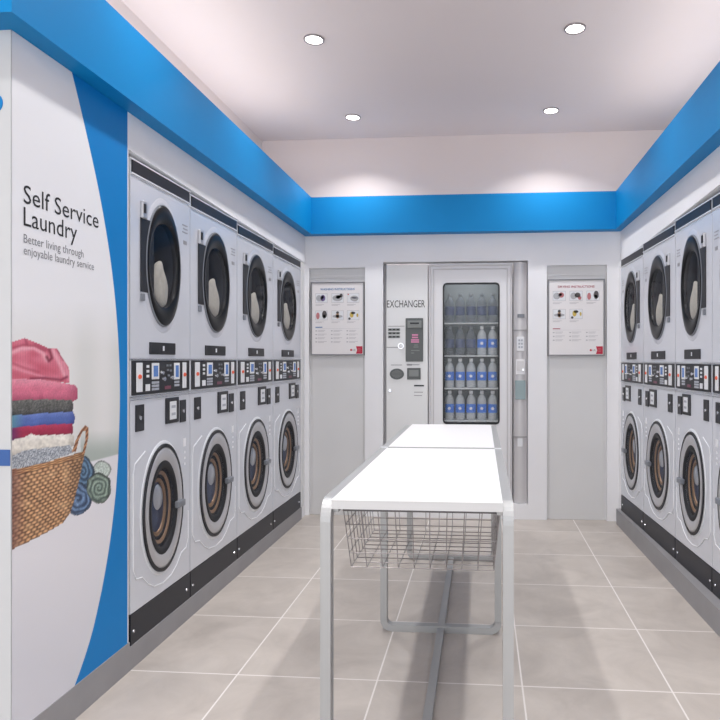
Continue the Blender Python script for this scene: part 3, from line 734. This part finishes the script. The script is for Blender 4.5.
pc = [(0.272+0.115*(i/n_), YF+0.012-0.028*math.sin(PI*i/n_), 0) for i in range(n_+1)]
poly = [(p_[0], p_[1], BZ0+0.003) for p_ in pc]+[(0.387, YF+0.2, BZ0+0.003), (0.272, YF+0.2, BZ0+0.003)]
MB().prism(poly, (0, 0, BZ1-BZ0-0.012)).build('payment_column', 'vend_grey', v_m, smooth=True)
YC = YF-0.018
bx(517.5, 524.5, 314, 317.6, YC-0.002, YC+0.01).build('price_display', 'grey_plastic', v_m)
kp = bx(516.8, 524.3, 336.8, 351, YC-0.008, YC+0.01).build('keypad', 'white_plastic', v_m, bevel=0.002)
mb = MB()
for r in range(3):
    for q in range(2): bx(518.4+2.6*q, 520.2+2.6*q, 339.4+3.4*r, 341.2+3.4*r, YC-0.010, YC-0.008, mb)
mb.build('key', 'key_grey', kp)
cp = bx(515.8, 525, 359.4, 374.5, YC-0.004, YC+0.01).build('coin_panel', 'vend_white', v_m, bevel=0.002)
bx(517, 523.8, 361, 371, YC-0.007, YC-0.004).build('coin_recess', 'vend_grey', cp, bevel=0.002)
bx(522.5, 524, 368.5, 371, YC-0.012, YC-0.007).build('coin_lever', 'chrome', cp)
bx(515.2, 525.6, 380.5, 399.4, YC-0.004, YC+0.01).build('return_window', 'glass_teal', v_m, bevel=0.002)
bx(517.6, 522.6, 438.5, 446.5, YC-0.003, YC+0.01).build('service_label', 'white_plastic', v_m)
mb = MB()
for v_ in (330, 437): bx(512.8, 527, v_-0.3, v_+0.3, YC-0.0015, YC+0.02, mb)
mb.build('column_joint', 'plinth_grey', v_m)
area('cabinet_light', (-0.085, YF+0.07, BZ1-0.06), (0, 0, 0), 0.45, 0.04, 0.9, (0.9, 0.96, 1.0))
mb = MB().box(-0.31, 0.14, YF+0.05, YF+0.09, BZ1-0.058, BZ1-0.05).build('light_tube', 'white_plastic', v_m)

# bottles
def make_bottle(kind):
    t = thing('water_bottle', '', 'bottle')
    prof = [(0.030, 0), (0.038, 0.004), (0.040, 0.012), (0.040, 0.055), (0.0385, 0.062), (0.040, 0.070), (0.040, 0.160), (0.038, 0.178), (0.031, 0.198), (0.020, 0.214), (0.0135, 0.222), (0.0135, 0.234)]
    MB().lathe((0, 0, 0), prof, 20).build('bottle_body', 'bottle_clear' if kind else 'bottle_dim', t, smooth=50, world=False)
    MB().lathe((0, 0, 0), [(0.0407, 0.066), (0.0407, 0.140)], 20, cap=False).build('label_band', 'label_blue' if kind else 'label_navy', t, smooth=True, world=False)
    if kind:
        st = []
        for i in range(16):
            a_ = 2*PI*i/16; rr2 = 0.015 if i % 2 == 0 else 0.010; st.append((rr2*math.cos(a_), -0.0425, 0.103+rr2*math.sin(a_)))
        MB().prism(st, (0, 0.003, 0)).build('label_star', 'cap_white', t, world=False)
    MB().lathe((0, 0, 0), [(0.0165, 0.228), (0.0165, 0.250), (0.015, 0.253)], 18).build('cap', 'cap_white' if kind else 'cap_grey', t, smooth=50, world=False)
    return t
bot = {1: None, 0: None}
cols_u = [449.6, 460.2, 471.0, 481.8, 492.6]; YBt = YF+0.092
rn = ['top', 'second', 'third', 'bottom']; cn = ['leftmost', 'second from left', 'middle', 'second from right', 'rightmost']
for r in range(4):
    for c_i in range(5):
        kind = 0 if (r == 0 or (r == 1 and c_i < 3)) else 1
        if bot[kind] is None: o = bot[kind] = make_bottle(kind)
        else: o = copy_tree(bot[kind])
        xx = onY(cols_u[c_i], 350, YBt).x
        o.location = (xx, YBt, shz[r]+0.0005)
        desc = 'blue-labelled white-capped bottle' if kind else 'dim dark-labelled grey-capped bottle'
        o['label'] = '%s, %s on the %s vending machine shelf' % (desc, cn[c_i], rn[r]); o['category'] = 'bottle'
        o['group'] = 'bottles on the %s vending shelf' % rn[r]

# ------------------------------------------------------------------ posters
def poster(box, title, tmat, pics, label, lines_from, head):
    u0, u1, v0, v1 = box; YP = YB+0.004
    A = onY(u0, v1, YP); Bq = onY(u1, v0, YP)
    t = thing('instruction_poster', label, 'poster', ((A.x+Bq.x)/2, YP+0.01, A.z), 'instruction posters')
    X0, X1, Z0, Z1 = A.x, Bq.x, A.z, Bq.z
    f_ = 0.012
    MB().box(X0, X0+f_, YP, YP+0.024, Z0, Z1).box(X1-f_, X1, YP, YP+0.024, Z0, Z1).box(X0+f_, X1-f_, YP, YP+0.024, Z0, Z0+f_).box(X0+f_, X1-f_, YP, YP+0.024, Z1-f_, Z1).build('frame', 'frame_metal', t, bevel=0.002)
    MB().box(X0+f_, X1-f_, YP+0.006, YP+0.020, Z0+f_, Z1-f_).build('sheet', 'paper', t)
    def R(a0, a1, b0, b1, mb, lay=1): mb.box(X0+(X1-X0)*a0, X0+(X1-X0)*a1, YP+0.006-0.0006*lay, YP+0.006, Z1-(Z1-Z0)*b1, Z1-(Z1-Z0)*b0)
    zt = Z1-(Z1-Z0)*0.113
    text_mesh('title_lettering', title, tmat, t, lambda x, y: ((X0+X1)/2+x, YP+0.005, zt+y), width=(X1-X0)*0.64, height=0.018, align='CENTER', thick=0.012)
    for (a0, b0, blobs) in pics:
        mb = MB()
        for q in (0, 1):      # sketch outline
            R(a0, a0+0.225, b0+0.125*q, b0+0.125*q+0.004, mb); R(a0+0.22*q, a0+0.22*q+0.005, b0, b0+0.129, mb)
        pc_ = mb.build('picture', 'line_grey', t)
        mb = MB(); R(a0+0.008, a0+0.217, b0+0.006, b0+0.123, mb, 0.5); mb.build('picture_ground', 'white_plastic', pc_)
        for (m_, x_, y_, rx, ry) in blobs:
            cxp = X0+(X1-X0)*(a0+0.225*x_); czp = Z1-(Z1-Z0)*(b0+0.129*y_)
            MB().disc_y((cxp, YP+0.0046, czp), (X1-X0)*0.225*rx, (Z1-Z0)*0.129*ry, YP+0.006, 14).build('sketch', m_, pc_)
        mb = MB(); R(a0, a0+0.16, b0+0.150, b0+0.155, mb); R(a0, a0+0.12, b0+0.162, b0+0.167, mb); mb.build('caption', 'line_grey', t)
    mb = MB(); R(0.09, 0.22, head, head+0.011, mb); mb.build('heading', tmat, t)
    mb = MB()
    R(0.09, 0.91, head+0.022, head+0.024, mb)
    for r in range(lines_from):
        for q in range(3):
            R(0.09+0.29*q, 0.12+0.29*q, head+0.048+0.05*r, head+0.062+0.05*r, mb)
            R(0.135+0.29*q, (0.30 if (q+r) % 2 else 0.27)+0.29*q, head+0.046+0.05*r, head+0.051+0.05*r, mb); R(0.135+0.29*q, 0.25+0.29*q, head+0.060+0.05*r, head+0.065+0.05*r, mb)
    mb.build('small_print', 'line_grey', t)
    mb = MB(); pts = []
    ax, bx_, az, bz = X0+(X1-X0)*0.845, X0+(X1-X0)*0.965, Z1-(Z1-Z0)*0.975, Z1-(Z1-Z0)*0.875
    mb.prism([(ax, YP+0.005, az), (bx_, YP+0.005, az), (bx_, YP+0.005, bz), (ax, YP+0.005, bz), (ax+0.010, YP+0.005, (az+bz)/2)], (0, 0.001, 0)).build('logo_block', 'logo_red', t)
    lx = X0+(X1-X0)*0.755; lz = (az+bz)/2
    MB().disc_y((lx, YP+0.005, lz), 0.009, 0.009, YP+0.006, 18).build('logo_dot', 'logo_red', t)
    text_mesh('logo_lettering', 'LG', 'ink', t, lambda x, y: (lx+0.013+x, YP+0.0048, lz-0.007+y), width=0.024, height=0.014)
    mb = MB(); R(0.88, 0.93, 0.903, 0.908, mb, 2); R(0.88, 0.94, 0.920, 0.925, mb, 2); R(0.88, 0.93, 0.937, 0.942, mb, 2); mb.build('logo_print', 'blob_rose', t)
    return t
wash = [('blob_grey', .3, .5, .25, .32), ('blob_violet', .62, .5, .2, .34), ('blob_dark', .6, .42, .1, .18)]
wash2 = [('blob_grey', .5, .5, .42, .32), ('blob_dark', .55, .4, .2, .2), ('blob_dark', .8, .25, .14, .2)]
wash3 = [('blob_grey', .6, .55, .34, .3), ('blob_violet', .6, .5, .26, .07), ('logo_red', .1, .12, .06, .06)]
mach = [('blob_rose', .2, .55, .15, .36), ('blob_dark', .75, .4, .2, .4), ('blob_grey', .72, .62, .13, .22)]
man = [('blob_grey', .5, .6, .42, .16), ('blob_dark', .5, .22, .12, .14), ('blob_skin', .5, .55, .14, .3)]
fold = [('blob_yellow', .38, .45, .16, .3), ('blob_dark', .5, .26, .18, .14), ('blob_yellow', .85, .5, .08, .2), ('blob_dark', .2, .85, .1, .12)]
rosy = [('blob_grey', .3, .5, .26, .34), ('blob_rose', .66, .4, .22, .26), ('blob_dark', .6, .36, .12, .14)]
rosy2 = [('blob_grey', .3, .5, .24, .34), ('blob_dark', .62, .42, .22, .26), ('blob_rose', .78, .7, .14, .2)]
poster((310.5, 364.2, 281.5, 355.5), 'WASHING INSTRUCTIONS', 'ink_blue',
       [(.09, .155, wash), (.39, .155, wash2), (.68, .155, wash3), (.09, .390, mach), (.39, .390, man), (.68, .390, fold)],
       'framed washing instructions poster with blue title and six small pictures, in the left niche', 4, 0.61)
poster((547.8, 605.0, 278.6, 356.0), 'DRYING INSTRUCTIONS', 'ink_red',
       [(.09, .155, rosy), (.385, .155, rosy2), (.68, .155, mach), (.09, .390, man), (.385, .390, fold)],
       'framed drying instructions poster with red title and five small pictures, in the right niche', 3, 0.64)

# ------------------------------------------------------------------ folding table with wire basket
TX0, TX1, TZ = -0.495, 0.098, 0.902
TY0, TYm, TY1 = 1.935, 3.135, 4.285
t = thing('folding_table', 'long white laundry folding table on grey metal frame in the middle of the room', 'table', (-0.197, 3.13, 0))
RW = 0.016; RT = 0.021      # half width, half thickness of the frame bars
def arc(cy_, cz_, r, a0, a1, n=7): return [(cy_+r*math.cos(a0+(a1-a0)*i/n), cz_+r*math.sin(a0+(a1-a0)*i/n)) for i in range(n+1)]
zc = TZ-RT
for xx in (TX0+RW, TX1-RW):
    pth = [(TY0+RT, 0.80)]+arc(TY0+RT+0.045, zc-0.045, 0.045, PI, PI/2)+arc(TY1-RT-0.045, zc-0.045, 0.045, PI/2, 0)+[(TY1-RT, 0.80)]
    MB().sweep([(xx, y, z) for y, z in pth], (1, 0, 0), RW, RT).build('side_rail', 'table_metal', t)
for y in (TY0+RT, TYm, TY1-RT):
    zt = 0.80 if y != TYm else TZ-2*RT
    for xx in (TX0+RW, TX1-RW):
        MB().box(xx-RW, xx+RW, y-RT, y+RT, 0.06, zt).build('leg', 'table_metal', t)
    r = 0.040
    pth = [(TX0+RW, 0.062)]+[(TX0+RW+r-r*math.cos(a_), RW+r-r*math.sin(a_)) for a_ in [PI/2*i/6 for i in range(7)]]+[(TX1-RW-r+r*math.sin(a_), RW+r-r*math.cos(a_)) for a_ in [PI/2*i/6 for i in range(7)]]+[(TX1-RW, 0.062)]
    MB().sweep([(x, y, z) for x, z in pth], (0, 1, 0), RT, RW).build('foot_bar', 'table_metal', t)
MB().box(-0.214, -0.180, TY0+2*RT, TYm-RT, 0.002, 0.026).build('floor_bar', 'table_metal', t)
MB().box(-0.214, -0.180, TYm+RT, TY1-2*RT, 0.002, 0.026).build('floor_bar', 'table_metal', t)
MB().box(TX0+2*RW+0.0005, TX1-2*RW-0.0005, TYm-0.02, TYm+0.06, TZ-0.030, TZ-0.006).build('cross_bar', 'table_metal', t)
for y0, y1 in ((TY0+0.010, TYm-0.022), (TYm+0.030, TY1-0.004)):
    MB().box(TX0+2*RW+0.0005, TX1-2*RW-0.0005, y0+0.001, y1, TZ-0.0275, TZ-0.0003).build('table_edge', 'table_edge', t)
    MB().box(TX0+2*RW+0.0005, TX1-2*RW-0.0005, y0, y1, TZ-0.0003, TZ+0.0015).build('tabletop', 'table_white', t)
for xx in (TX0+RW, TX1-RW): MB().box(xx-RW-0.001, xx+RW+0.001, TYm-0.008, TYm+0.010, TZ, TZ+0.003).build('joint_cap', 'white_plastic', t)
# basket runners
for xx in (TX0+2*RW+0.010, TX1-2*RW-0.010):
    MB().box(xx-0.008, xx+0.008, TY0+0.03, TY0+0.56, TZ-0.042, TZ-0.029).build('basket_runner', 'table_metal', t)
bk = thing('wire_basket', 'shallow grey wire mesh basket hanging under the near end of the folding table', 'basket', (-0.197, 2.29, 0.68))
bz1, bz0 = TZ-0.046, 0.668
by0, by1 = 2.015, 2.500
tx0, tx1 = onY(343.5, 510, by0).x, onY(500, 510, by0).x
bx0, bx1 = onY(350, 510, by0).x, onY(494, 510, by0).x
inset = 0.02
def bp_(u, v, w):   # u 0..1 across, v 0..1 deep, w 0..1 up
    x0 = bx0+(tx0-bx0)*w; x1 = bx1+(tx1-bx1)*w; y0 = by0+inset*(1-w); y1 = by1-inset*(1-w)
    return (x0+(x1-x0)*u, y0+(y1-y0)*v, bz0+(bz1-bz0)*w)
mb = MB()
mb.tube([bp_(0, 0, 1), bp_(1, 0, 1), bp_(1, 1, 1), bp_(0, 1, 1)], 0.0036, 8, closed=True)
mb.build('rim', 'wire_dark', bk, smooth=True)
for ww, (uu, v0) in enumerate(((0, 0),)): pass
WR = 0.0017; nx, ny, nzq = 9, 9, 4
for v_ in (0, 1):
    fr = MB()
    for i in range(nx+1): fr.tube([bp_(i/nx, v_, 0), bp_(i/nx, v_, 1)], WR, 5)
    for k_ in range(1, nzq): fr.tube([bp_(0, v_, k_/nzq), bp_(1, v_, k_/nzq)], WR, 5)
    fr.build('end_mesh', 'wire', bk, smooth=True)
for u_ in (0, 1):
    sd = MB()
    for i in range(1, ny): sd.tube([bp_(u_, i/ny, 0), bp_(u_, i/ny, 1)], WR, 5)
    for k_ in range(1, nzq): sd.tube([bp_(u_, 0, k_/nzq), bp_(u_, 1, k_/nzq)], WR, 5)
    sd.build('side_mesh', 'wire', bk, smooth=True)
bm_ = MB()
for i in range(nx+1): bm_.tube([bp_(i/nx, 0, 0), bp_(i/nx, 1, 0)], WR, 5)
for i in range(ny+1): bm_.tube([bp_(0, i/ny, 0), bp_(1, i/ny, 0)], WR, 5)
bm_.build('bottom_mesh', 'wire', bk, smooth=True)
mb = MB()
for u_ in (0.0, 1.0):
    p0 = bp_(u_, 0.1, 1); p1 = bp_(u_, 0.9, 1); 
    for q in (0.15, 0.85):
        a_ = Vector(bp_(u_, q, 1)); xo = (TX0+2*RW+0.010) if u_ == 0 else (TX1-2*RW-0.010)
        mb.tube([a_, (xo, a_.y, TZ-0.044)], 0.002, 6)
mb.build('hanger_wire', 'wire_dark', bk, smooth=True)

# ------------------------------------------------------------------ downlights
def downlight(x, y, lab):
    t = thing('downlight', lab, 'ceiling light', (x, y, CZ), 'recessed ceiling downlights')
    MB().lathe((x, y, CZ), [(0.052, -0.001), (0.052, -0.008), (0.060, -0.010), (0.062, 0.0)], 32, cap=False).build('trim_ring', 'trim_ring', t, smooth=True)
    MB().lathe((x, y, CZ), [(0.052, -0.004), (0.052, -0.001)], 32).build('lens', 'lamp_face', t)
    l = area('downlight_lamp', (x, y, CZ-0.012), (0, 0, 0), 0.10, 0.10, DOWNLIGHT_W, (1, 0.985, 0.97), 'DISK', math.radians(118))
    l.parent = t; l.location = (0, 0, -0.012)
LBL = ['round recessed downlight, front left of the four in the ceiling', 'round recessed downlight, front right of the four in the ceiling',
       'round recessed downlight, back left of the four in the ceiling', 'round recessed downlight, back right of the four in the ceiling']
for (x, y), lab in zip(((-1.004, 3.776), (0.545, 3.772), (-1.017, 5.010), (0.539, 4.998)), LBL): downlight(x, y, lab)
for y in (2.54, 1.30, 0.06, -1.18):  # unseen lamps added to light the room, same spacing, no fixtures
    for x in (-1.004, 0.545): 
        area('downlight_lamp', (x, y, CZ-0.012), (0, 0, 0), 0.10, 0.10, DOWNLIGHT_W, (1, 0.985, 0.97), 'DISK', math.radians(118))
